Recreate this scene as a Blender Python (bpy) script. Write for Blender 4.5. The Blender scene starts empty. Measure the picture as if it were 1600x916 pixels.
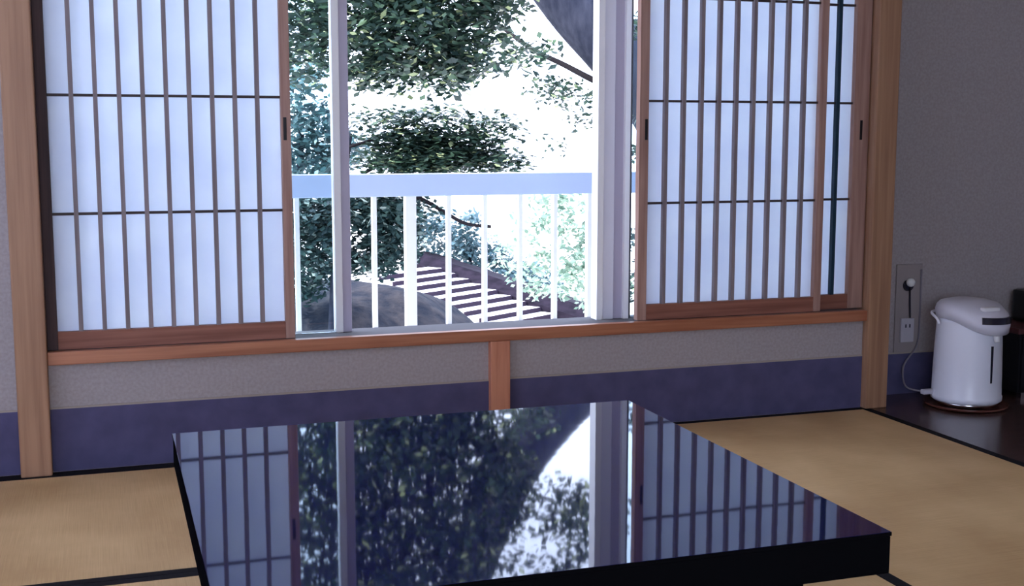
import bpy, bmesh, math, random
from mathutils import Vector, Matrix
random.seed(11)
scene = bpy.context.scene
COL = scene.collection
PI = math.pi

# ------------------------------------------------------------------ materials
def mat(name, color, rough=0.6, spec=0.3, metallic=0.0):
    m = bpy.data.materials.new(name); m.use_nodes = True
    b = m.node_tree.nodes['Principled BSDF']
    b.inputs['Base Color'].default_value = (*color, 1)
    b.inputs['Roughness'].default_value = rough
    b.inputs['Specular IOR Level'].default_value = spec
    b.inputs['Metallic'].default_value = metallic
    return m

def noisy(name, c1, c2, scale=(10, 10, 10), detail=4.0, rough=0.6, spec=0.3, bump=0.0, lo=0.35, hi=0.65, bump_dist=0.002):
    m = mat(name, c1, rough, spec); nt = m.node_tree; N = nt.nodes; L = nt.links
    b = N['Principled BSDF']
    tc = N.new('ShaderNodeTexCoord'); mp = N.new('ShaderNodeMapping')
    mp.inputs['Scale'].default_value = scale
    nz = N.new('ShaderNodeTexNoise'); nz.inputs['Scale'].default_value = 1.0; nz.inputs['Detail'].default_value = detail
    cr = N.new('ShaderNodeValToRGB')
    cr.color_ramp.elements[0].position = lo; cr.color_ramp.elements[0].color = (*c1, 1)
    cr.color_ramp.elements[1].position = hi; cr.color_ramp.elements[1].color = (*c2, 1)
    L.new(tc.outputs['Object'], mp.inputs['Vector']); L.new(mp.outputs[0], nz.inputs['Vector'])
    L.new(nz.outputs[0], cr.inputs[0]); L.new(cr.outputs[0], b.inputs['Base Color'])
    if bump:
        bp = N.new('ShaderNodeBump'); bp.inputs['Strength'].default_value = bump; bp.inputs['Distance'].default_value = bump_dist
        L.new(nz.outputs[0], bp.inputs['Height']); L.new(bp.outputs[0], b.inputs['Normal'])
    return m

M = {}
M['post'] = noisy('post_cedar', (0.28, 0.145, 0.082), (0.39, 0.22, 0.128), (60, 60, 2.2), 5, .5, .35, .15)
M['sill_wood'] = noisy('sill_red_wood', (0.30, 0.105, 0.052), (0.46, 0.19, 0.10), (2.5, 60, 60), 5, .38, .45, .15)
M['strut'] = noisy('strut_red_wood', (0.42, 0.15, 0.085), (0.58, 0.25, 0.15), (45, 45, 3), 5, .42, .4, .15)
M['frame'] = noisy('shoji_frame_wood', (0.30, 0.17, 0.135), (0.42, 0.26, 0.21), (70, 70, 3), 4, .55, .3, .1)
M['frame_shaded'] = noisy('shoji_shaded_stile_wood', (0.045, 0.028, 0.030), (0.075, 0.045, 0.045), (70, 70, 3), 4, .6, .2, .1)  # shade beside the left post, painted as darker stile wood
M['frame_h'] = noisy('shoji_rail_wood', (0.20, 0.075, 0.05), (0.30, 0.125, 0.085), (3, 70, 70), 4, .55, .3, .1)
M['bar'] = noisy('lattice_bar_wood', (0.19, 0.155, 0.16), (0.27, 0.22, 0.225), (70, 70, 4), 4, .6, .3)
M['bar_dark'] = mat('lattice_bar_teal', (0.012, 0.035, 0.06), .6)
M['cross'] = mat('cross_bar_dark_wood', (0.045, 0.03, 0.028), .6)
M['black'] = mat('black_pull', (0.012, 0.010, 0.012), .5)
M['plaster'] = noisy('sand_plaster', (0.34, 0.305, 0.305), (0.395, 0.36, 0.365), (120, 120, 120), 6, .9, .1, .1)
M['dado'] = noisy('dado_blue_paper', (0.072, 0.070, 0.142), (0.094, 0.090, 0.18), (14, 14, 14), 4, .8, .15)
M['dado_edge'] = mat('dado_pale_edge', (0.36, 0.31, 0.27), .8)
M['ceiling'] = noisy('ceiling_boards', (0.45, 0.36, 0.27), (0.55, 0.45, 0.34), (3, 40, 3), 4, .7)
M['straw'] = noisy('straw_floor', (0.40, 0.29, 0.18), (0.47, 0.35, 0.22), (30, 30, 30), 4, .8)
M['board'] = noisy('dark_polished_board', (0.045, 0.026, 0.024), (0.085, 0.048, 0.042), (4, 60, 30), 5, .22, .55)
M['heri'] = mat('black_cloth_border', (0.010, 0.009, 0.012), .85, .1)
M['alu'] = mat('white_aluminium', (0.72, 0.72, 0.80), .35, .5)
M['alu_shade'] = mat('shaded_aluminium', (0.46, 0.43, 0.54), .4, .5)  # shaded side of the aluminium put into the colour
M['alu_dark'] = mat('grey_aluminium_track', (0.11, 0.105, 0.115), .75, .15)
M['white'] = mat('white_paint', (0.85, 0.85, 0.86), .4, .4)
M['rail'] = mat('pale_blue_white_rail', (0.50, 0.60, 0.82), .45, .4)
M['rubber'] = mat('dark_rubber', (0.02, 0.02, 0.022), .7)
M['pot'] = mat('pot_pearl_white', (0.84, 0.86, 0.95), .28, .5)
M['pot_grey'] = mat('pot_grey_white', (0.70, 0.69, 0.77), .3, .5)
M['chrome'] = mat('chrome', (0.75, 0.75, 0.78), .15, .5, 1.0)
M['gauge'] = mat('dark_window', (0.015, 0.015, 0.03), .15, .5)
M['tray'] = mat('tray_red_brown_lacquer', (0.10, 0.035, 0.025), .25, .5)
M['plastic'] = mat('wall_plate_plastic', (0.50, 0.48, 0.54), .5)
M['cord'] = mat('grey_cord', (0.22, 0.20, 0.24), .6)
M['panel'] = mat('beige_backing_board', (0.32, 0.28, 0.28), .85)
M['tv'] = mat('black_plastic', (0.008, 0.008, 0.010), .35, .4)
M['cabinet'] = mat('black_cabinet', (0.008, 0.008, 0.012), .55, .2)
M['cab_top'] = mat('red_brown_cabinet_top', (0.09, 0.028, 0.03), .5, .3)
M['bark'] = noisy('grey_bark', (0.012, 0.014, 0.024), (0.028, 0.030, 0.044), (16, 16, 5), 6, .9, .1, .5, bump_dist=.02)
M['twig'] = mat('dark_twig', (0.012, 0.010, 0.012), .9, .1)
M['gravel'] = noisy('pale_gravel', (0.62, 0.58, 0.52), (0.78, 0.75, 0.70), (3, 3, 3), 6, .9, .1)
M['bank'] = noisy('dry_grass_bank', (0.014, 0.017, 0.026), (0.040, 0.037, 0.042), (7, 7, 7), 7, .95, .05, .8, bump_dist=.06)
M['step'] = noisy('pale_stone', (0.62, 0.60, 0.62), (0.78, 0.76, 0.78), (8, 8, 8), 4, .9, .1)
M['riser'] = mat('shaded_stone_riser', (0.022, 0.015, 0.026), .9, .1)  # shade on the riser faces put in as dark colour
M['kerb'] = noisy('purple_brown_timber', (0.006, 0.0045, 0.009), (0.014, 0.010, 0.018), (5, 5, 14), 5, .9, .1)
M['roof'] = mat('eave_boards', (0.25, 0.20, 0.16), .8)

def tatami(name, along):
    m = mat(name, (0.45, 0.33, 0.2), .62, .25); nt = m.node_tree; N = nt.nodes; L = nt.links; b = N['Principled BSDF']
    tc = N.new('ShaderNodeTexCoord')
    mp = N.new('ShaderNodeMapping'); mp.inputs['Scale'].default_value = (500, 6, 1) if along == 'x' else (6, 500, 1)
    nz = N.new('ShaderNodeTexNoise'); nz.inputs['Scale'].default_value = 1; nz.inputs['Detail'].default_value = 3
    L.new(tc.outputs['Object'], mp.inputs[0]); L.new(mp.outputs[0], nz.inputs['Vector'])
    n2 = N.new('ShaderNodeTexNoise'); n2.inputs['Scale'].default_value = 3.5; n2.inputs['Detail'].default_value = 5
    L.new(tc.outputs['Object'], n2.inputs['Vector'])
    ad = N.new('ShaderNodeMath'); ad.operation = 'ADD'
    h = N.new('ShaderNodeMath'); h.operation = 'MULTIPLY'; h.inputs[1].default_value = .45
    L.new(nz.outputs[0], h.inputs[0]); L.new(h.outputs[0], ad.inputs[0]); L.new(n2.outputs[0], ad.inputs[1])
    cr = N.new('ShaderNodeValToRGB')
    cr.color_ramp.elements[0].position = .5; cr.color_ramp.elements[0].color = (0.48, 0.30, 0.135, 1)
    cr.color_ramp.elements[1].position = .95; cr.color_ramp.elements[1].color = (0.68, 0.46, 0.23, 1)
    L.new(ad.outputs[0], cr.inputs[0]); L.new(cr.outputs[0], b.inputs['Base Color'])
    return m
M['tatami_x'] = tatami('woven_rush_x', 'x'); M['tatami_y'] = tatami('woven_rush_y', 'y')

def paper_mat():
    m = bpy.data.materials.new('shoji_paper'); m.use_nodes = True; nt = m.node_tree; N = nt.nodes; L = nt.links
    N.remove(N['Principled BSDF']); out = N['Material Output']
    d = N.new('ShaderNodeBsdfDiffuse'); t = N.new('ShaderNodeBsdfTranslucent'); mx = N.new('ShaderNodeMixShader')
    d.inputs['Color'].default_value = (.84, .84, .88, 1)
    tc = N.new('ShaderNodeTexCoord'); nz = N.new('ShaderNodeTexNoise'); nz.inputs['Scale'].default_value = 9; nz.inputs['Detail'].default_value = 4
    cr = N.new('ShaderNodeValToRGB')
    cr.color_ramp.elements[0].position = .3; cr.color_ramp.elements[0].color = (.78, .80, .90, 1)
    cr.color_ramp.elements[1].position = .7; cr.color_ramp.elements[1].color = (.88, .89, .95, 1)
    L.new(tc.outputs['Object'], nz.inputs['Vector']); L.new(nz.outputs[0], cr.inputs[0]); L.new(cr.outputs[0], t.inputs['Color'])
    mx.inputs[0].default_value = .62
    L.new(d.outputs[0], mx.inputs[1]); L.new(t.outputs[0], mx.inputs[2]); L.new(mx.outputs[0], out.inputs[0])
    return m
M['paper'] = paper_mat()

def glass_mat():
    m = bpy.data.materials.new('window_glass'); m.use_nodes = True; nt = m.node_tree; N = nt.nodes; L = nt.links
    N.remove(N['Principled BSDF']); out = N['Material Output']
    g = N.new('ShaderNodeBsdfGlossy'); g.inputs['Roughness'].default_value = .02
    t = N.new('ShaderNodeBsdfTransparent'); t.inputs['Color'].default_value = (.88, .95, .97, 1)
    fr = N.new('ShaderNodeFresnel'); fr.inputs['IOR'].default_value = 1.45
    mx = N.new('ShaderNodeMixShader')
    L.new(fr.outputs[0], mx.inputs[0]); L.new(t.outputs[0], mx.inputs[1]); L.new(g.outputs[0], mx.inputs[2]); L.new(mx.outputs[0], out.inputs[0])
    return m
M['glass'] = glass_mat()

def leaf_mat(name, c1, c2, trans=.35, hi=None):
    m = bpy.data.materials.new(name); m.use_nodes = True; nt = m.node_tree; N = nt.nodes; L = nt.links
    b = N['Principled BSDF']; out = N['Material Output']
    b.inputs['Roughness'].default_value = .45; b.inputs['Specular IOR Level'].default_value = .35
    gi = N.new('ShaderNodeNewGeometry'); cr = N.new('ShaderNodeValToRGB')
    cr.color_ramp.elements[0].color = (*c1, 1); cr.color_ramp.elements[1].color = (*c2, 1)
    if hi:
        e = cr.color_ramp.elements.new(.70); e.color = (*[(a*.6+b*.4) for a, b in zip(c1, c2)], 1)
        cr.color_ramp.elements[2].position = .93
        e = cr.color_ramp.elements.new(.97); e.color = (*hi, 1)  # sunlit glints put in as a few pale leaves
    L.new(gi.outputs['Random Per Island'], cr.inputs[0]); L.new(cr.outputs[0], b.inputs['Base Color'])
    t = N.new('ShaderNodeBsdfTranslucent'); L.new(cr.outputs[0], t.inputs['Color'])
    mx = N.new('ShaderNodeMixShader'); mx.inputs[0].default_value = trans
    L.new(b.outputs[0], mx.inputs[1]); L.new(t.outputs[0], mx.inputs[2]); L.new(mx.outputs[0], out.inputs[0])
    return m
M['leaf_dark'] = leaf_mat('dark_green_leaves', (0.012, 0.026, 0.026), (0.050, 0.095, 0.055), .25, (.40, .46, .24))
M['leaf_mid'] = leaf_mat('blue_green_leaves', (0.012, 0.028, 0.032), (0.05, 0.095, 0.085), .3, (.5, .6, .55))
M['leaf_blue'] = leaf_mat('blue_teal_leaves', (0.03, 0.06, 0.075), (0.09, 0.17, 0.19), .3)
M['leaf_teal'] = leaf_mat('teal_leaves', (0.015, 0.035, 0.042), (0.09, 0.19, 0.19), .3, (.6, .8, .8))
M['leaf_pale'] = leaf_mat('pale_green_leaves', (0.10, 0.17, 0.13), (0.34, 0.44, 0.34), .3)

def lacquer():
    m = mat('navy_black_lacquer', (0.010, 0.010, 0.060), .03, .5); nt = m.node_tree; N = nt.nodes; L = nt.links; b = N['Principled BSDF']
    b.inputs['IOR'].default_value = 1.42
    b.inputs['Specular Tint'].default_value = (.55, .68, 1, 1)
    tc = N.new('ShaderNodeTexCoord'); mp = N.new('ShaderNodeMapping'); mp.inputs['Scale'].default_value = (9, 9, 9)
    nz = N.new('ShaderNodeTexNoise'); nz.inputs['Scale'].default_value = 1; nz.inputs['Detail'].default_value = 2
    bp = N.new('ShaderNodeBump'); bp.inputs['Strength'].default_value = .015; bp.inputs['Distance'].default_value = .004
    L.new(tc.outputs['Object'], mp.inputs[0]); L.new(mp.outputs[0], nz.inputs['Vector']); L.new(nz.outputs[0], bp.inputs['Height']); L.new(bp.outputs[0], b.inputs['Normal'])
    return m
M['lacquer'] = lacquer()
M['lacquer_edge'] = mat('black_lacquer_edge', (0.004, 0.004, 0.005), .7, .0)

# ------------------------------------------------------------------ helpers
def obj(name, bm, m, parent=None, smooth=False):
    me = bpy.data.meshes.new(name)
    bmesh.ops.recalc_face_normals(bm, faces=bm.faces[:])
    bm.to_mesh(me); bm.free()
    if smooth:
        for p in me.polygons: p.use_smooth = True
    o = bpy.data.objects.new(name, me); COL.objects.link(o)
    me.materials.append(M[m] if isinstance(m, str) else m)
    if parent: o.parent = parent
    return o

def tag(o, label=None, cat=None, group=None, kind=None):
    if label: o['label'] = label
    if cat: o['category'] = cat
    if group: o['group'] = group
    if kind: o['kind'] = kind
    return o

def thing(name, label, cat, loc=(0, 0, 0), group=None, kind=None):
    o = bpy.data.objects.new(name, None); COL.objects.link(o); o.location = loc
    o.empty_display_size = .1
    return tag(o, label, cat, group, kind)

def add_box(bm, x0, x1, y0, y1, z0, z1, bev=0.0):
    r = bmesh.ops.create_cube(bm, size=1.0)
    vs = r['verts']
    bmesh.ops.scale(bm, vec=(x1-x0, y1-y0, z1-z0), verts=vs)
    bmesh.ops.translate(bm, vec=((x0+x1)/2, (y0+y1)/2, (z0+z1)/2), verts=vs)
    if bev:
        es = list({e for v in vs for e in v.link_edges})
        bmesh.ops.bevel(bm, geom=es, offset=bev, segments=2, profile=.6, affect='EDGES')

def box(x0, x1, y0, y1, z0, z1, bev=0.0):
    bm = bmesh.new(); add_box(bm, x0, x1, y0, y1, z0, z1, bev); return bm

def add_tube(bm, pts, radii, seg=10, caps=True):
    pts = [Vector(p) for p in pts]
    if not isinstance(radii, (list, tuple)): radii = [radii]*len(pts)
    rings = []
    t0 = (pts[1]-pts[0]).normalized()
    up = Vector((0, 0, 1)) if abs(t0.z) < .9 else Vector((1, 0, 0))
    n = (up - t0*up.dot(t0)).normalized()
    for i, p in enumerate(pts):
        t = (pts[min(i+1, len(pts)-1)] - pts[max(i-1, 0)]).normalized()
        n = (n - t*n.dot(t)).normalized(); b = t.cross(n)
        rings.append([bm.verts.new(p + (n*math.cos(a)+b*math.sin(a))*radii[i]) for a in [2*PI*k/seg for k in range(seg)]])
    for a, b in zip(rings, rings[1:]):
        for k in range(seg): bm.faces.new((a[k], a[(k+1) % seg], b[(k+1) % seg], b[k]))
    if caps:
        bm.faces.new(rings[0]); bm.faces.new(rings[-1])

def tube(pts, radii, seg=10):
    bm = bmesh.new(); add_tube(bm, pts, radii, seg); return bm

def spline(pts, n=6):
    P = [Vector(p) for p in pts]; out = []
    for i in range(len(P)-1):
        p0, p1, p2, p3 = P[max(i-1, 0)], P[i], P[i+1], P[min(i+2, len(P)-1)]
        for k in range(n):
            t = k/n
            out.append(.5*((2*p1)+(p2-p0)*t+(2*p0-5*p1+4*p2-p3)*t*t+(3*p1-p0-3*p2+p3)*t**3))
    out.append(P[-1]); return out

def lathe(profile, seg=48):
    bm = bmesh.new(); rings = []
    for r, z in profile:
        if r < 1e-6: rings.append([bm.verts.new((0, 0, z))])
        else: rings.append([bm.verts.new((r*math.cos(2*PI*k/seg), r*math.sin(2*PI*k/seg), z)) for k in range(seg)])
    for a, b in zip(rings, rings[1:]):
        for k in range(seg):
            k2 = (k+1) % seg
            if len(a) == 1 and len(b) == 1: continue
            if len(a) == 1: bm.faces.new((a[0], b[k], b[k2]))
            elif len(b) == 1: bm.faces.new((a[k], a[k2], b[0]))
            else: bm.faces.new((a[k], a[k2], b[k2], b[k]))
    return bm

def struct(name, bm, m, label, parent=None):
    o = obj(name, bm, m, parent); o['kind'] = 'structure'
    if label: o['label'] = label
    return o

# ------------------------------------------------------------------ room shell
XL, XR, YB, ZC = -1.35, 3.70, -5.2, 2.45
MATX0, MATX1, MATY0, MATY1 = -0.365, 2.345, -1.815, -0.03
# floor with a shallow recess that the tatami mats lie in
bm = bmesh.new()
add_box(bm, XL, XR, YB, .3, -.12, -.05)
add_box(bm, XL, MATX0, YB, -.03, -.05, 0)
add_box(bm, MATX0, MATX1, YB, MATY0, -.05, 0)
add_box(bm, MATX1, XR, YB, MATY0, -.05, 0)
struct('floor', bm, 'straw', 'straw coloured floor around the mats')
board = struct('trim_1', box(MATX1, XR, MATY0, .139, -.05, 0), 'board', 'dark polished floorboard running beside the right mat under the water pot')
struct('trim_2', box(-.228, 2.345, -.03, 0, -.05, -.001), 'heri', 'dark threshold strip along the foot of the window wall')
struct('trim_3', box(XL, -.228, -.03, 0, -.05, -.001), 'heri', 'dark threshold strip left of the left post')

wl = struct('wall_front', (lambda b: (add_box(b, -.152, 2.325, 0, .10, 0, .288), b)[1])(bmesh.new()), 'plaster', 'grey sand-plaster wall under the window sill with a blue paper dado')
struct('dado', box(-.152, 1.052, -.003, 0, 0, .168), 'dado', None, wl); struct('dado', box(1.112, 2.325, -.003, 0, 0, .170), 'dado', None, wl)
struct('dado_edge', box(-.152, 1.052, -.0035, 0, .168, .173), 'dado_edge', None, wl); struct('dado_edge', box(1.112, 2.325, -.0035, 0, .170, .175), 'dado_edge', None, wl)
wf = struct('wall_front_left', box(XL, -.19, 0, .10, 0, ZC), 'plaster', 'grey plaster wall left of the left wooden post')
struct('dado', box(XL, -.228, -.003, 0, 0, .168), 'dado', None, wf); struct('dado_edge', box(XL, -.228, -.0035, 0, .168, .173), 'dado_edge', None, wf)
wr = struct('wall_front_right', box(2.345, XR, .14, .24, -.05, ZC), 'plaster', 'grey-violet plaster wall behind the water pot')
struct('dado', box(2.405, XR, .137, .14, 0, .140), 'dado', None, wr); struct('dado_edge', box(2.405, XR, .1365, .14, .140, .145), 'dado_edge', None, wr)
struct('wall_front_top', box(-.19, 2.345, 0, .10, 1.94, ZC), 'plaster', 'plaster wall above the window')
struct('trim_4', box(-.152, 2.325, -.02, .10, 1.90, 1.94), 'post', 'wooden head rail above the shoji')
# left wall with a second window, right wall, back wall, ceiling
bm = bmesh.new()
add_box(bm, XL-.1, XL, YB, -2.7, 0, ZC); add_box(bm, XL-.1, XL, -.30, .10, 0, ZC)
add_box(bm, XL-.1, XL, -2.7, -.30, 0, .45); add_box(bm, XL-.1, XL, -2.7, -.30, 2.1, ZC)
struct('wall_left', bm, 'plaster', 'left plaster wall with a side window')
bm = bmesh.new()
for a, b in ((-2.7, -2.65), (-1.52, -1.48), (-.35, -.30)): add_box(bm, XL-.09, XL-.03, a, b, .45, 2.1)
add_box(bm, XL-.09, XL-.03, -2.65, -.35, .45, .50); add_box(bm, XL-.09, XL-.03, -2.65, -.35, 2.05, 2.1)
w2 = struct('window_2', bm, 'post', 'wooden frame of the side window in the left wall')
struct('paper_pane', box(XL-.062, XL-.060, -2.65, -.35, .50, 2.05), 'paper', None, w2)
struct('wall_right', box(XR, XR+.1, YB, .24, 0, ZC), 'plaster', 'right plaster wall')
bm = bmesh.new(); add_box(bm, XL-.1, -1.25, YB-.1, YB, 0, ZC); add_box(bm, .90, XR+.1, YB-.1, YB, 0, ZC)
add_box(bm, -1.25, .90, YB-.1, YB, 0, .3); add_box(bm, -1.25, .90, YB-.1, YB, 2.2, ZC)
struct('wall_back', bm, 'plaster', 'back plaster wall with an added opening for fill light')
bm = bmesh.new()
for a, b in ((-1.25, -1.20), (-.195, -.155), (.85, .90)): add_box(bm, a, b, YB-.08, YB-.03, .3, 2.2)
add_box(bm, -1.20, .85, YB-.08, YB-.03, .3, .35); add_box(bm, -1.20, .85, YB-.08, YB-.03, 2.15, 2.2)
struct('fill_window', bm, 'post', 'wooden frame of the unseen back window added for fill light')  # made-up back window, brightens the window wall and posts
struct('ceiling', box(XL-.1, XR+.1, YB-.1, .24, ZC, ZC+.08), 'ceiling', 'boarded wooden ceiling')
bm = bmesh.new(); add_box(bm, XL-.4, XR+1, .24, .95, 2.32, 2.40)
struct('shading_eave', bm, 'roof', 'unseen boarded eave added above the windows to block sun')  # out of view, added and sized to keep direct sun out

# posts, sill, strut
tag(struct('trim_5', box(-.229, -.152, -.042, .10, 0, ZC, .004), 'post', 'pale brown wooden post at the left side of the window'), cat='post')
bm = bmesh.new(); add_box(bm, 2.325, 2.405, -.032, 0, 0, ZC, .004); add_box(bm, 2.345, 2.405, .001, .139, 0, ZC)
tag(struct('trim_6', bm, 'post', 'reddish brown wooden post between the right shoji and the water pot'), cat='post')
tag(struct('trim_7', box(1.052, 1.112, -.024, .02, 0, .288, .003), 'strut', 'short red-brown wooden strut under the middle of the sill'), cat='strut')
sill = struct('trim_8', box(-.152, 2.325, -.022, .004, .288, .3225, .002), 'sill_wood', 'red-brown wooden sill running under the shoji')
tag(sill, cat='sill')
struct('trim_9', box(-.152, 2.325, .004, .062, .288, .3222), 'alu_dark', 'grey sliding track behind the wooden sill')

# ------------------------------------------------------------------ shoji panels (local: x right, y away, z up)
def make_shoji(width, left_stile, right_stile, handle_x, nbars, first, step, label, loc, dark_bar=None, shaded_stile=False):
    H = 1.565; T = .026
    t = thing('shoji_panel', label, 'shoji', loc, 'paper shoji panels of the window')
    ls = obj('stile', box(0, left_stile, 0, T, 0, H, .0015), 'frame_shaded' if shaded_stile else 'frame', t)
    if shaded_stile: ls['label'] = 'stile against the post, its shade painted dark brown'
    obj('stile', box(width-right_stile, width, 0, T, 0, H, .0015), 'frame', t)
    obj('bottom_rail', box(left_stile, width-right_stile, .001, T, 0, .047, .001), 'frame_h', t)
    obj('top_rail', box(left_stile, width-right_stile, .001, T, H-.045, H, .001), 'frame_h', t)
    for k in range(nbars):
        x = first+k*step
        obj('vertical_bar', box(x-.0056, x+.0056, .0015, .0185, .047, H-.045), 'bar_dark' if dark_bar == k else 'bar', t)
    for z in (.355, .661, .967, 1.273):
        obj('cross_bar', box(left_stile, width-right_stile, .0095, .0185, z-.0035, z+.0035), 'cross', t)
    obj('paper', box(left_stile, width-right_stile, .0187, .0193, .047, H-.045), 'paper', t)
    b = box(handle_x-.0045, handle_x+.0045, -.0012, .003, .545, .607, .001)
    h = obj('finger_pull', b, 'black', t); h['label'] = 'black finger pull'
    return t
make_shoji(.645, .027, .026, .645-.016, 9, .0855, .0590, 'shoji panel at the left of the window beside the pale post, white paper', (-.152, .005, .3235), shaded_stile=True)
make_shoji(.640, .030, .026, .022, 9, .0885, .0590, 'shoji panel right of the garden view, the front one of the overlapping pair', (1.527, .005, .3235))
make_shoji(.200, .027, .056, .172, 2, .027, .0590, 'narrow rear shoji panel of the overlapping pair, beside the right post', (2.143, .034, .3235), dark_bar=1)

# ------------------------------------------------------------------ aluminium window
win = thing('window_1', 'white aluminium sliding window with its sashes pushed aside', 'window', (0, 0, 0)); win['kind'] = 'structure'
bm = bmesh.new()
add_box(bm, -.152, 2.345, .062, .17, .27, .316); add_box(bm, -.152, 2.345, .075, .17, 1.90, 1.94)
add_box(bm, -.152, -.11, .10, .17, .316, 1.90); add_box(bm, 2.305, 2.345, .10, .17, .316, 1.90)
struct('window_frame', bm, 'alu_dark', None, win)
# left sash: lit face painted as white fin, shaded face as lavender web
st = struct('sash_stile', box(.646, .673, .112, .14, .316, 1.90, .002), 'alu_shade', None, win)
struct('stile_fin', box(.625, .646, .104, .14, .316, 1.90, .002), 'white', None, st)
struct('glass_pane', box(-.11, .625, .124, .128, .316, 1.90), 'glass', None, win)
# right sash pair: overlapping stiles
st = struct('sash_stile', box(1.453, 1.490, .104, .145, .316, 1.90, .002), 'alu', None, win)
struct('stile_fin', box(1.432, 1.453, .098, .145, .316, 1.90, .002), 'white', None, st)
st = struct('sash_stile', box(1.490, 1.527, .112, .150, .316, 1.90, .002), 'alu_shade', None, win)
struct('stile_fin', box(1.522, 1.539, .098, .150, .316, 1.90, .001), 'white', None, st)
struct('sash_gasket', box(1.539, 1.552, .114, .150, .316, 1.90), 'alu_dark', None, win)
struct('glass_pane', box(1.552, 2.305, .130, .134, .316, 1.90), 'glass', None, win)

# ------------------------------------------------------------------ guard rail
gr = thing('guard_railing', 'white metal guard railing with flat top rail outside the window', 'railing', (0, .9, .06))
def rl(*a): return box(a[0], a[1], a[2]-.9, a[3]-.9, a[4]-.06, a[5]-.06, a[6] if len(a) > 6 else 0)
obj('top_rail', rl(-1.2, 3.6, .880, .930, .667, .747, .003), 'rail', gr)
obj('bottom_rail', rl(-1.2, 3.6, .885, .925, .135, .172, .002), 'rail', gr)
BX = [.637+.1365*k for k in range(-12, 22)]
for k, x in enumerate(BX):
    if (k-12) % 6 == 3: 
        x = 1.041
    if (k-12) % 6 == 3 and k != 15: x = BX[k]
    big = (k-12) % 6 == 3
    hw = .019 if big else .0078
    b = obj('post' if big else 'baluster', rl(x-hw, x+hw, .892-.006*big, .915+.006*big, .172, .667), 'white', gr)
    if big: b['label'] = 'thicker white railing post'
    f = obj('foot', rl(x-hw-.003, x+hw+.003, .884, .918, .172, .197), 'rubber', b); f['label'] = 'dark foot'
struct('balcony_floor', box(-1.4, 3.8, .18, 1.0, -.12, .06), 'step', 'concrete balcony slab outside the window')
struct('balcony_kerb', box(-1.4, 3.8, .86, .95, .06, .135), 'step', 'low balcony kerb under the railing')

# ------------------------------------------------------------------ tatami mats
def mat_thing(label, x0, x1, y0, y1, along, hw=.028):
    t = thing('tatami_mat', label, 'tatami mat', ((x0+x1)/2, (y0+y1)/2, -.05), 'tatami mats of the floor')
    a, b = (x1-x0)/2-.001, (y1-y0)/2-.001
    if along == 'y':
        obj('woven_surface', box(-a+hw, a-hw, -b, b, 0, .0498), 'tatami_y', t)
        for s in (-1, 1):
            xx = sorted((s*a, s*(a-hw)))
            obj('cloth_border', box(xx[0], xx[1], -b, b, 0, .0505), 'heri', t)['label'] = 'black cloth border'
    else:
        obj('woven_surface', box(-a, a, -b+hw, b-hw, 0, .0498), 'tatami_x', t)
        for s in (-1, 1):
            yy = sorted((s*b, s*(b-hw)))
            obj('cloth_border', box(-a, a, yy[0], yy[1], 0, .0505), 'heri', t)['label'] = 'black cloth border'
    return t
mat_thing('tan tatami mat right of the low table, reaching the dark floorboard', 1.455, 2.345, -1.815, -.03, 'y')
mat_thing('tan tatami mat left of the table, lying along the window wall', -.365, 1.455, -.888, -.03, 'x', .024)
mat_thing('tan tatami mat under the low table, cut by the bottom edge', -.365, 1.455, -1.815, -.888, 'x', .024)

# ------------------------------------------------------------------ low table
TX0, TX1, TY0, TY1, TZ = .104, 1.016, -1.985, -1.088, .338
tb = thing('low_table', 'low square table with mirror-glossy navy black lacquered top', 'table', ((TX0+TX1)/2, (TY0+TY1)/2, 0))
hx, hy = (TX1-TX0)/2, (TY1-TY0)/2
top = obj('tabletop', box(-hx, hx, -hy, hy, TZ-.006, TZ, .001), 'lacquer', tb)
top.data.materials.append(M['lacquer_edge'])
for p in top.data.polygons:
    if p.normal.z < .5: p.material_index = 1
bm = bmesh.new()
add_box(bm, -hx+.001, hx-.001, -hy+.001, -hy+.030, TZ-.060, TZ-.006, .002); add_box(bm, -hx+.001, hx-.001, hy-.030, hy-.001, TZ-.060, TZ-.006, .002)
add_box(bm, -hx+.001, -hx+.030, -hy+.030, hy-.030, TZ-.060, TZ-.006, .002); add_box(bm, hx-.030, hx-.001, -hy+.030, hy-.030, TZ-.060, TZ-.006, .002)
obj('apron', bm, 'lacquer_edge', tb)
for sx in (-1, 1):
    for sy in (-1, 1):
        cx, cy = sx*(hx-.152), sy*(hy-.105)
        bm = bmesh.new(); add_box(bm, cx-.050, cx+.050, cy-.050, cy+.050, .001, TZ-.006, .004)
        obj('leg', bm, 'lacquer_edge', tb)

# ------------------------------------------------------------------ hot water pot on its tray
KX, KY = 2.674, -.083
tr = obj('round_tray', lathe([(0, 0), (.128, 0), (.136, .008), (.134, .011), (.126, .006), (0, .006)]), 'tray', None, True)
tr.location = (KX, KY, 0.001); tag(tr, 'red-brown lacquered round tray under the white water pot', 'tray')
pot = thing('water_pot', 'white electric hot water pot on a round tray beside the right post', 'water pot', (KX, KY, .0075))
R = .109
obj('base_ring', lathe([(0, 0), (R-.012, 0), (R-.008, .006), (R-.006, .014), (0, .014)]), 'chrome', pot, True)['label'] = 'shiny base ring'
obj('body', lathe([(0, .012), (R-.006, .012), (R+.002, .018), (R+.003, .030), (R, .036), (R-.001, .10), (R-.004, .20), (R-.008, .272), (R-.010, .290), (0, .290)]), 'pot', pot, True)
FR = -PI/2 + math.radians(4)          # heading of the spout side
def lidr(th, k=1.0):
    c = max(0, math.cos(th-FR)); return (R-.004)*k*(1+.36*c**4)
def front(th): return max(0, math.cos(th-FR))**2
N_ = 56; bm = bmesh.new(); rings = []
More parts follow.
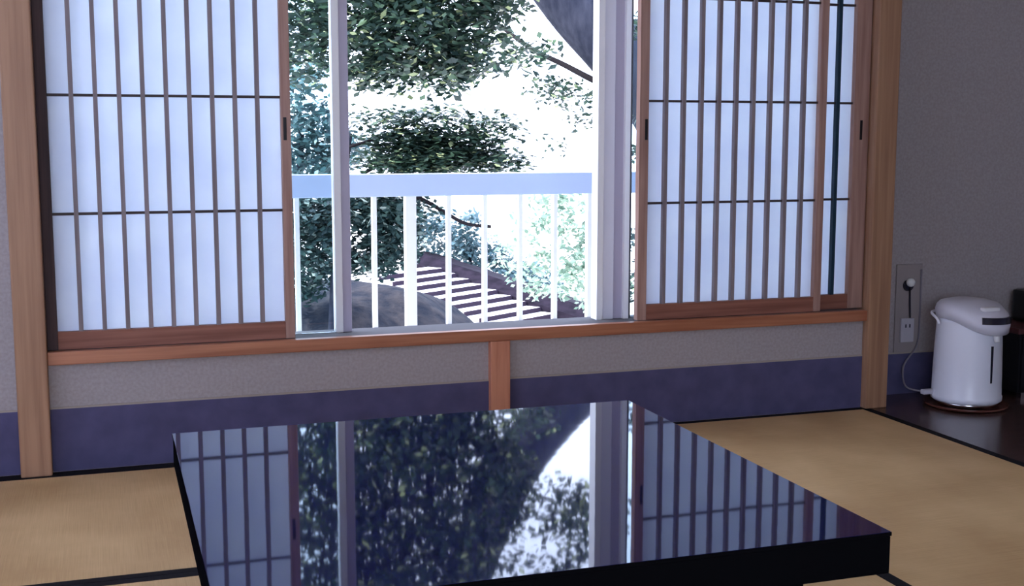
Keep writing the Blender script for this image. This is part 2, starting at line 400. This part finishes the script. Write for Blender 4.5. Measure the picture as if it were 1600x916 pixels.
for (k, zf) in ((.90, 'b0'), (1.0, 'b1'), (1.03, 'm'), (.985, 't0'), (.90, 't1'), (.62, 't2'), (.30, 't3')):
    ring = []
    for i in range(N_):
        th = 2*PI*i/N_; f = front(th); back = max(0, math.cos(th-FR-PI))
        zb = .284-.042*f; zt = .338-.030*f+.002*back
        z = {'b0': zb, 'b1': zb+.003, 'm': (zb+zt)/2, 't0': zt-.012, 't1': zt-.002, 't2': zt+.006+.010*f, 't3': .347}[zf]
        r = lidr(th, k)
        ring.append(bm.verts.new((r*math.cos(th), r*math.sin(th), z)))
    rings.append(ring)
for a, b in zip(rings, rings[1:]):
    for i in range(N_): bm.faces.new((a[i], a[(i+1) % N_], b[(i+1) % N_], b[i]))
bm.faces.new(rings[0]); bm.faces.new(rings[-1])
lid = obj('lid', bm, 'pot_grey', pot, True)
def patch(th0, th1, z0, z1, rf, n=14, bulge=.0015):
    bm = bmesh.new(); A = []
    for i in range(n+1):
        th = FR+th0+(th1-th0)*i/n; row = []
        for z, dr in ((z0, -.006), (z0, bulge), (z1, bulge), (z1, -.006)):
            r = rf(th, z)+dr; row.append(bm.verts.new((r*math.cos(th), r*math.sin(th), z)))
        A.append(row)
    for a, b in zip(A, A[1:]):
        for k in range(4): bm.faces.new((a[k], a[(k+1) % 4], b[(k+1) % 4], b[k]))
    bm.faces.new(A[0]); bm.faces.new(A[-1]); return bm
obj('control_panel', patch(-.46, .46, .281, .303, lambda th, z: lidr(th, 1.03)), 'gauge', lid)['label'] = 'dark control window on the lid'
bm = bmesh.new(); add_box(bm, -.030, .030, -.108, -.084, .318, .331, .004)
obj('dispense_key', bm, 'white', lid)
obj('water_gauge', patch(-.035, .035, .085, .205, lambda th, z: R-.002), 'gauge', pot, False)['label'] = 'dark vertical water level window'
bm = tube([(.009, -.120, .262), (.009, -.122, .235), (.009, -.126, .222)], [.012, .010, .009], 14)
obj('spout', bm, 'white', pot, True)
hp = [(-.108, .012, .268), (-.113, .020, .285), (-.105, .055, .296), (-.060, .102, .296), (0, .118, .296), (.060, .102, .296), (.105, .055, .296), (.113, .020, .285), (.108, .012, .268)]
obj('carry_handle', tube(spline(hp, 5), .0045, 8), 'pot', pot, True)
bm = box(-.142, -.098, .030, .050, .030, .046, .004)
obj('plug', bm, 'plastic', pot)['label'] = 'grey magnetic plug at the base'

# power lead from the pot to the wall plate
cp = [(2.535, -.03, .045), (2.528, .04, .05), (2.575, .118, .10), (2.632, .128, .17), (2.640, .129, .26), (2.640, .129, .34), (2.640, .129, .43)]
tag(obj('power_cord', tube(spline(cp, 8), .0032, 8), 'cord', None, True), 'thin grey power cord climbing the wall behind the water pot', 'cord')

# wall board with round knob and outlet
wb = tag(obj('wall_board', box(2.544, 2.646, .132, .139, .146, .448, .001), 'panel'), 'slim beige backing board on the wall left of the water pot', 'board')
so = thing('wall_outlet', 'small pale rectangular wall outlet low on the backing board', 'outlet', (2.588, .132, .182))
obj('cover_plate', box(-.026, .026, -.010, -.001, 0, .082, .002), 'plastic', so)
bm = bmesh.new(); add_box(bm, -.010, -.006, -.0115, -.009, .050, .062); add_box(bm, .006, .010, -.0115, -.009, .050, .062)
obj('slot', bm, 'gauge', so)
kn = thing('wall_hook', 'round shiny hook with a dark cord hanging from it, above the outlet', 'hook', (2.588, .131, .382))
bm = bmesh.new(); bmesh.ops.create_uvsphere(bm, u_segments=20, v_segments=12, radius=.015)
bmesh.ops.translate(bm, vec=(0, -.016, .006), verts=bm.verts[:]); obj('knob', bm, 'white', kn, True)
obj('collar', tube([(0, -.001, -.006), (0, -.010, -.006)], [.020, .017], 18), 'gauge', kn)
obj('hanging_cord', tube([(0, -.012, -.012), (.003, -.011, -.06), (.006, -.012, -.116)], .0028, 8), 'gauge', kn)

# black cabinet and television at the right edge
cb = thing('cabinet', 'low black cabinet with reddish top at the right edge behind the water pot', 'cabinet', (3.17, .025, 0))
obj('body', box(-.27, .27, -.085, .100, .02, .222, .003), 'cabinet', cb)
obj('top_board', box(-.285, .285, -.095, .105, .222, .242, .003), 'cab_top', cb)
for sx in (-1, 1):
    for sy in (-.075, .085): obj('foot', box(sx*.24-.015, sx*.24+.015, sy-.012, sy+.012, 0.0005, .02), 'chrome', cb)
obj('door', box(-.262, -.004, -.092, -.086, .03, .215, .001), 'cabinet', cb); obj('door', box(.004, .262, -.092, -.086, .03, .215, .001), 'cabinet', cb)
tv = thing('black_case', 'black box-shaped case standing on the low cabinet at the right edge', 'case', (3.245, .01, .2425))
obj('body', box(-.255, .255, -.075, .085, .004, .112, .012), 'tv', tv)
obj('front_face', box(-.235, .235, -.0775, -.0752, .016, .100), 'gauge', tv)
for sx in (-1, 1): obj('foot', box(sx*.2-.012, sx*.2+.012, -.05, .05, 0, .005), 'rubber', tv)

# ------------------------------------------------------------------ garden
def gz(x, y):
    d = min(1, max(0, (y-1)/14))
    z = -1.35-1.15*d
    # rise behind the steps
    s = max(0, (y-20)/30)
    return z+.9*min(1, s)+.05*math.sin(x*.7)*math.cos(y*.5)
bm = bmesh.new(); nx, ny = 56, 60; V = []
for j in range(ny+1):
    y = .30+(j/ny)**1.6*80
    V.append([bm.verts.new((-25+i*(95/nx), y, gz(-25+i*(95/nx), y))) for i in range(nx+1)])
for j in range(ny):
    for i in range(nx): bm.faces.new((V[j][i], V[j][i+1], V[j+1][i+1], V[j+1][i]))
g = obj('ground', bm, 'gravel', None, True); g['kind'] = 'structure'; g['label'] = 'bright sunlit gravel ground of the garden'

# rounded dark bank left of the steps
bm = bmesh.new(); nu, nv = 60, 20; rings = []
bx, by, bz = 1.85, 6.6, -1.75
for j in range(nv+1):
    f = j/nv; ring = []
    for i in range(nu):
        a = 2*PI*i/nu
        rr = f*(1+.06*math.sin(3*a+1)+.04*math.sin(7*a))
        x, y = bx+1.75*rr*math.cos(a), by+1.6*rr*math.sin(a)
        z = bz+1.42*max(0, 1-f**2.6)+.03*math.sin(x*6)*math.cos(y*5)
        ring.append(bm.verts.new((x, y, z)))
        if j == 0: break
    rings.append(ring)
for a, b in zip(rings, rings[1:]):
    for i in range(nu):
        if len(a) == 1: bm.faces.new((a[0], b[i], b[(i+1) % nu]))
        else: bm.faces.new((a[i], a[(i+1) % nu], b[(i+1) % nu], b[i]))
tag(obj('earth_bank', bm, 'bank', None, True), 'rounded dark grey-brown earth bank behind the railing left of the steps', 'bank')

# garden steps climbing away to the left
R0 = Vector((7.70, 17.25, -2.38)); fwd = Vector((.3164, .9486, 0)); rgt = Vector((.9486, -.3164, 0))
asc = (-.79*rgt+.62*fwd).normalized(); wid = (-.62*rgt-.79*fwd).normalized()
st = thing('garden_steps', 'pale stone garden steps with risers painted dark as shade beyond the railing', 'steps', tuple(R0))
TR, RI, NS, WD = .34, .080, 9, 1.75
def prism(o, dirs, z0, z1):
    bm = bmesh.new(); lo = [bm.verts.new((p.x, p.y, z0)) for p in dirs]; hi = [bm.verts.new((p.x, p.y, z1)) for p in dirs]
    bm.faces.new(lo); bm.faces.new(hi)
    for i in range(len(dirs)): bm.faces.new((lo[i], lo[(i+1) % len(dirs)], hi[(i+1) % len(dirs)], hi[i]))
    return bm
for k in range(NS):
    a = asc*(k*TR); b = asc*((k+1)*TR+.02)
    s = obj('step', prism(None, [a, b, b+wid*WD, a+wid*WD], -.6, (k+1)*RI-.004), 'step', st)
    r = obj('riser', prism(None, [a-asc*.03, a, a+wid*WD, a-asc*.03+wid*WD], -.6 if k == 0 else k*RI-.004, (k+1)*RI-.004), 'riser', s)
# timber kerb up the right side
kb = bmesh.new(); a0, a1 = -asc*1.2, asc*(NS*TR+.6)
w1 = -wid*.75
pr = []
for p, z in ((a0, -.10), (a1, NS*RI+.06)):
    pr.append([kb.verts.new((q.x, q.y, zz)) for q, zz in ((p, -.7), (p, z+.02), (p+w1*.25, z+.20), (p+w1, z+.14), (p+w1, -.7))])
for i in range(5): kb.faces.new((pr[0][i], pr[0][(i+1) % 5], pr[1][(i+1) % 5], pr[1][i]))
kb.faces.new(pr[0]); kb.faces.new(pr[1])
obj('side_kerb', kb, 'kerb', st)

# leaves: flat sprays of small pointed leaves filling ellipsoid clumps
def leaf_mesh(name, m, parent, clumps, org, leaf=.07, seed=1, flat=.5, spray=9, spread=.16, dens=1.0):
    rnd = random.Random(seed); vs = []; fs = []
    ox, oy, oz = org
    for (cx, cy, cz, rx, ry, rz, n) in clumps:
        for _ in range(max(1, int(n*dens/spray))):
            while True:
                u, v, w = rnd.uniform(-1, 1), rnd.uniform(-1, 1), rnd.uniform(-1, 1)
                if u*u+v*v+w*w < 1: break
            px, py, pz = cx+u*rx, cy+v*ry, cz+w*rz
            tilt = Vector((rnd.gauss(0, flat), rnd.gauss(0, flat), 1)).normalized()
            for _k in range(spray):
                a = rnd.uniform(0, 2*PI); d = spread*math.sqrt(rnd.random())
                nrm = (tilt+Vector((rnd.gauss(0, flat*.6), rnd.gauss(0, flat*.6), 0))).normalized()
                e1 = nrm.orthogonal().normalized(); e2 = nrm.cross(e1)
                c = Vector((px, py, pz))+(e1*math.cos(a)+e2*math.sin(a))*d+nrm*rnd.uniform(-.03, .03)
                b = rnd.uniform(0, 2*PI); t = e1*math.cos(b)+e2*math.sin(b); s = nrm.cross(t)
                L = leaf*rnd.uniform(.6, 1.25); Wd = L*.28
                i0 = len(vs)
                for q in (c-t*L*.5, c+s*Wd-t*L*.05-nrm*L*.05, c+t*L*.5-nrm*L*.10, c-s*Wd-t*L*.05-nrm*L*.05):
                    vs.append((q.x-ox, q.y-oy, q.z-oz))
                fs.append((i0, i0+1, i0+2)); fs.append((i0, i0+2, i0+3))
    me = bpy.data.meshes.new(name); me.from_pydata(vs, [], fs); me.update()
    me.materials.append(M[m]); o = bpy.data.objects.new(name, me); COL.objects.link(o)
    o.parent = parent; return o

def plant(name, label, cat, base, trunk, tr_r, m, clumps, twigs=(), bark='bark', group=None, **kw):
    t = thing(name, label, cat, base, group)
    loc = Vector(base)
    obj('trunk', tube([Vector(p)-loc for p in spline(trunk, 5)], [tr_r[0]+(tr_r[1]-tr_r[0])*i/(5*(len(trunk)-1)) for i in range(5*(len(trunk)-1)+1)], 12), bark, t, True)
    for pts, r0, r1 in twigs:
        P = spline(pts, 5); n = len(P)-1
        obj('branch', tube([p-loc for p in P], [r0+(r1-r0)*i/n for i in range(n+1)], 8), 'twig', t, True)
    leaf_mesh('foliage', m, t, clumps, base, **kw)
    return t

# big leaning tree, trunk crossing the upper right of the opening
plant('leaning_tree', 'big leaning tree, thick grey trunk crossing the top right of the opening, dark crown', 'tree', (6.6, 6.6, -2.2),
      [(6.6, 6.6, -2.3), (5.9, 6.1, -0.9), (4.98, 6.08, 0.38), (4.33, 5.83, 1.18), (3.95, 5.85, 1.58), (3.62, 6.05, 1.98), (3.2, 6.2, 2.6), (2.6, 5.6, 3.3), (2.2, 4.8, 3.9)],
      (.36, .17), 'leaf_dark',
      [(1.14, 3.94, 1.52, 0.27, 0.40, 0.37, 1500), (1.40, 3.54, 1.49, 0.30, 0.40, 0.32, 1900), (1.67, 3.45, 1.49, 0.30, 0.45, 0.30, 2000), (1.94, 3.36, 1.56, 0.28, 0.40, 0.26, 1500), (2.08, 3.10, 1.65, 0.18, 0.35, 0.16, 600), (1.53, 3.50, 1.25, 0.26, 0.35, 0.10, 500), (1.84, 3.39, 1.24, 0.19, 0.35, 0.11, 450), (2.00, 3.24, 1.29, 0.19, 0.30, 0.09, 260), (2.12, 2.88, 1.31, 0.18, 0.30, 0.10, 200), (1.18, 3.93, 1.99, 0.43, 0.50, 0.27, 2000), (1.62, 3.68, 1.98, 0.43, 0.50, 0.27, 2200), (1.94, 3.36, 1.95, 0.34, 0.50, 0.23, 1100), (2.31, 3.02, 1.87, 0.33, 0.40, 0.12, 300), (2.52, 2.85, 1.92, .24, .4, .16, 420), (2.50, 2.85, 2.35, .24, .4, .22, 300), (1.21, 4.03, 2.41, 0.48, 0.50, 0.28, 2000), (1.66, 3.66, 2.37, 0.46, 0.50, 0.27, 2000), (2.01, 3.34, 2.29, 0.34, 0.50, 0.23, 320), (2.35, 3.01, 2.15, 0.33, 0.50, 0.18, 170), (1.48, 3.83, 2.77, 0.78, 0.60, 0.24, 2000)]
      + [(3.6, 5.96, 1.2, 0.22, 0.3, 0.08, 160), (3.43, 6.11, 1.28, 0.17, 0.3, 0.07, 120), (3.68, 5.95, 1.0, 0.12, 0.3, 0.05, 60), (3.55, 5.98, 0.81, 0.13, 0.3, 0.05, 30)],
      twigs=[([(4.33, 5.83, 1.11), (4.15, 5.78, 1.16), (3.82, 5.9, 1.31), (3.62, 6.15, 1.46), (3.42, 6.38, 1.6), (3.22, 6.8, 1.86)], .034, .016), ([(3.2, 6.2, 2.6), (2.6, 5.0, 2.5), (2.0, 4.2, 2.2), (1.5, 3.8, 1.9)], .06, .012),
             ([(2.6, 5.6, 3.3), (2.2, 4.6, 3.0), (2.2, 3.8, 2.4), (2.05, 3.3, 1.7)], .05, .012)],
      leaf=.060, dens=1.25, seed=3, flat=.42, spread=.10, spray=8)
plant('tiered_tree', 'dark layered tree behind the railing left of centre, leaves in flat tiers', 'tree', (1.62, 5.75, -1.9),
      [(1.62, 5.75, -2.0), (1.60, 5.7, -.8), (1.64, 5.6, .2), (1.72, 5.5, .9)], (.05, .02), 'leaf_dark',
      [(2.12, 5.40, 0.71, 0.34, 0.35, 0.12, 1200), (2.40, 5.31, 0.72, 0.36, 0.35, 0.11, 1000), (2.74, 5.20, 0.70, 0.24, 0.30, 0.08, 380), (2.14, 5.40, 0.88, 0.34, 0.30, 0.08, 560), (2.54, 5.27, 0.87, 0.34, 0.30, 0.07, 420), (1.96, 5.46, 1.01, 0.29, 0.30, 0.04, 180), (2.32, 5.34, 1.03, 0.29, 0.30, 0.05, 230), (2.67, 5.22, 0.98, 0.29, 0.30, 0.05, 160)],
      twigs=[([(1.66, 5.6, .5), (2.0, 5.45, .70), (2.4, 5.32, .74), (2.75, 5.2, .72)], .015, .006), ([(1.70, 5.5, .8), (2.1, 5.4, .9), (2.5, 5.28, .88)], .012, .005)],
      leaf=.066, dens=2.2, seed=5, flat=.24, spread=.12, spray=8)
plant('garden_shrub', 'blue-green shrub between the left balusters of the railing', 'shrub', (1.62, 5.3, -.7),
      [(1.62, 5.3, -.8), (1.62, 5.35, -.3), (1.66, 5.4, .3)], (.03, .012), 'leaf_mid',
      [(1.42, 5.64, 0.29, 0.24, 0.30, 0.19, 850), (1.78, 5.52, 0.33, 0.29, 0.30, 0.17, 1000), (2.00, 5.45, 0.15, 0.22, 0.30, 0.24, 900), (1.51, 5.61, 0.05, 0.24, 0.30, 0.19, 700), (1.82, 5.51, -0.02, 0.24, 0.30, 0.14, 500), (2.13, 5.40, 0.36, 0.19, 0.25, 0.09, 260), (1.40, 5.86, -0.21, 0.20, 0.20, 0.17, 450)],
      twigs=[([(1.85, 5.4, .45), (1.96, 5.46, .52), (2.22, 5.37, .42), (2.40, 5.31, .31), (2.53, 5.27, .24), (2.70, 5.21, .22)], .020, .012)],
      leaf=.068, dens=1.6, seed=7, flat=.5, spread=.10, spray=8)
plant('teal_tree', 'pale teal tree seen through the left glass pane, beyond the railing', 'tree', (1.75, 9.0, -2.1),
      [(1.75, 9.0, -2.2), (1.8, 8.8, -.5), (1.85, 8.6, 1.0)], (.05, .03), 'leaf_teal',
      [(1.91, 8.64, 1.11, 0.32, 0.40, 0.19, 420), (2.03, 8.60, 0.87, 0.32, 0.40, 0.19, 520), (1.90, 8.64, 0.62, 0.35, 0.40, 0.16, 650), (2.26, 8.52, 0.74, 0.26, 0.40, 0.19, 330), (1.86, 8.66, 1.39, 0.26, 0.40, 0.19, 350)], leaf=.095, dens=.9, seed=9, flat=.6, spread=.14)
plant('round_shrub', 'blue-teal shrub behind the top of the steps and their dark kerb', 'shrub', (7.24, 21.09, -2.4),
      [(7.24, 21.09, -2.5), (7.24, 21.09, -1.3)], (.05, .03), 'leaf_blue',
      [(6.54, 20.8, -1.19, 0.67, 0.6, 0.38, 900), (7.28, 21.08, -1.58, 0.69, 0.6, 0.36, 1000), (6.24, 20.9, -0.9, 0.47, 0.5, 0.24, 260), (7.88, 20.88, -1.87, 0.62, 0.5, 0.33, 600), (6.98, 20.65, -0.83, 0.54, 0.5, 0.19, 200), (8.74, 21.12, -2.2, 0.63, 0.5, 0.34, 500)], leaf=.14, seed=11, flat=.6, spread=.2)
plant('pale_sapling', 'sparse pale green sapling at the right of the opening behind the last balusters', 'sapling', (6.8, 13.35, -2.4),
      [(6.8, 13.35, -2.5), (6.8, 13.35, -1.2), (6.75, 13.35, -.3)], (.025, .012), 'leaf_pale',
      [(6.54, 13.42, -0.26, 0.48, 0.50, 0.39, 420), (5.69, 13.70, -0.73, 0.58, 0.50, 0.39, 200), (6.23, 13.52, -1.16, 0.53, 0.50, 0.34, 420), (6.77, 13.34, -1.16, 0.39, 0.50, 0.48, 420), (6.05, 13.58, -0.21, 0.58, 0.50, 0.24, 130), (6.41, 13.46, -0.68, 0.48, 0.50, 0.29, 200)], leaf=.12, seed=13, flat=.7)
plant('side_sapling', 'small leafy tree glimpsed between the right window stile and the right shoji', 'sapling', (2.93, 3.6, -1.5),
      [(2.93, 3.6, -1.6), (2.93, 3.58, -.4), (2.98, 3.54, 1.5)], (.02, .008), 'leaf_dark',
      [(3.07, 3.51, 1.54, 0.09, 0.30, 0.07, 160), (3.08, 3.51, 1.01, 0.06, 0.20, 0.04, 20), (3.08, 3.51, 0.78, 0.06, 0.30, 0.06, 70), (3.08, 3.51, 0.23, 0.08, 0.30, 0.12, 90), (3.06, 3.51, -0.01, 0.08, 0.30, 0.16, 160)], leaf=.06, seed=17, flat=.5, spread=.08)

# ------------------------------------------------------------------ light
w = bpy.data.worlds.new('World'); scene.world = w; w.use_nodes = True
nt = w.node_tree; bg = nt.nodes['Background']
bg.inputs['Color'].default_value = (.66, .76, 1.0, 1); bg.inputs['Strength'].default_value = 4.5
sun = bpy.data.lights.new('sun', 'SUN'); sun.energy = 6.0; sun.angle = math.radians(2); sun.color = (1, .95, .88)
so_ = bpy.data.objects.new('sun', sun); COL.objects.link(so_)
so_.rotation_euler = Vector((.75, -.06, -.66)).to_track_quat('-Z', 'Y').to_euler()

# ------------------------------------------------------------------ camera
cam = bpy.data.cameras.new('Camera'); co = bpy.data.objects.new('Camera', cam); COL.objects.link(co)
yaw, pitch, roll = .3219, .12734, .000346
f = Vector((math.sin(yaw)*math.cos(pitch), math.cos(yaw)*math.cos(pitch), -math.sin(pitch)))
r = Vector((math.cos(yaw), -math.sin(yaw), 0)); u = r.cross(f)
r2 = r*math.cos(roll)+u*math.sin(roll); u2 = -r*math.sin(roll)+u*math.cos(roll)
mw = Matrix.Identity(4)
for i in range(3): mw[i][0], mw[i][1], mw[i][2] = r2[i], u2[i], -f[i]
mw.translation = Vector((0, -3.3721, .88)); co.matrix_world = mw
cam.sensor_width = 36; cam.lens = 1915.75/1600*36; cam.clip_start = .05
scene.camera = co

vs_ = scene.view_settings
vs_.view_transform = 'Standard'; vs_.look = 'None'; vs_.gamma = 1; vs_.exposure = 0.7; vs_.use_curve_mapping = False
scene.cycles.max_bounces = 10; scene.cycles.diffuse_bounces = 6; scene.cycles.transparent_max_bounces = 16
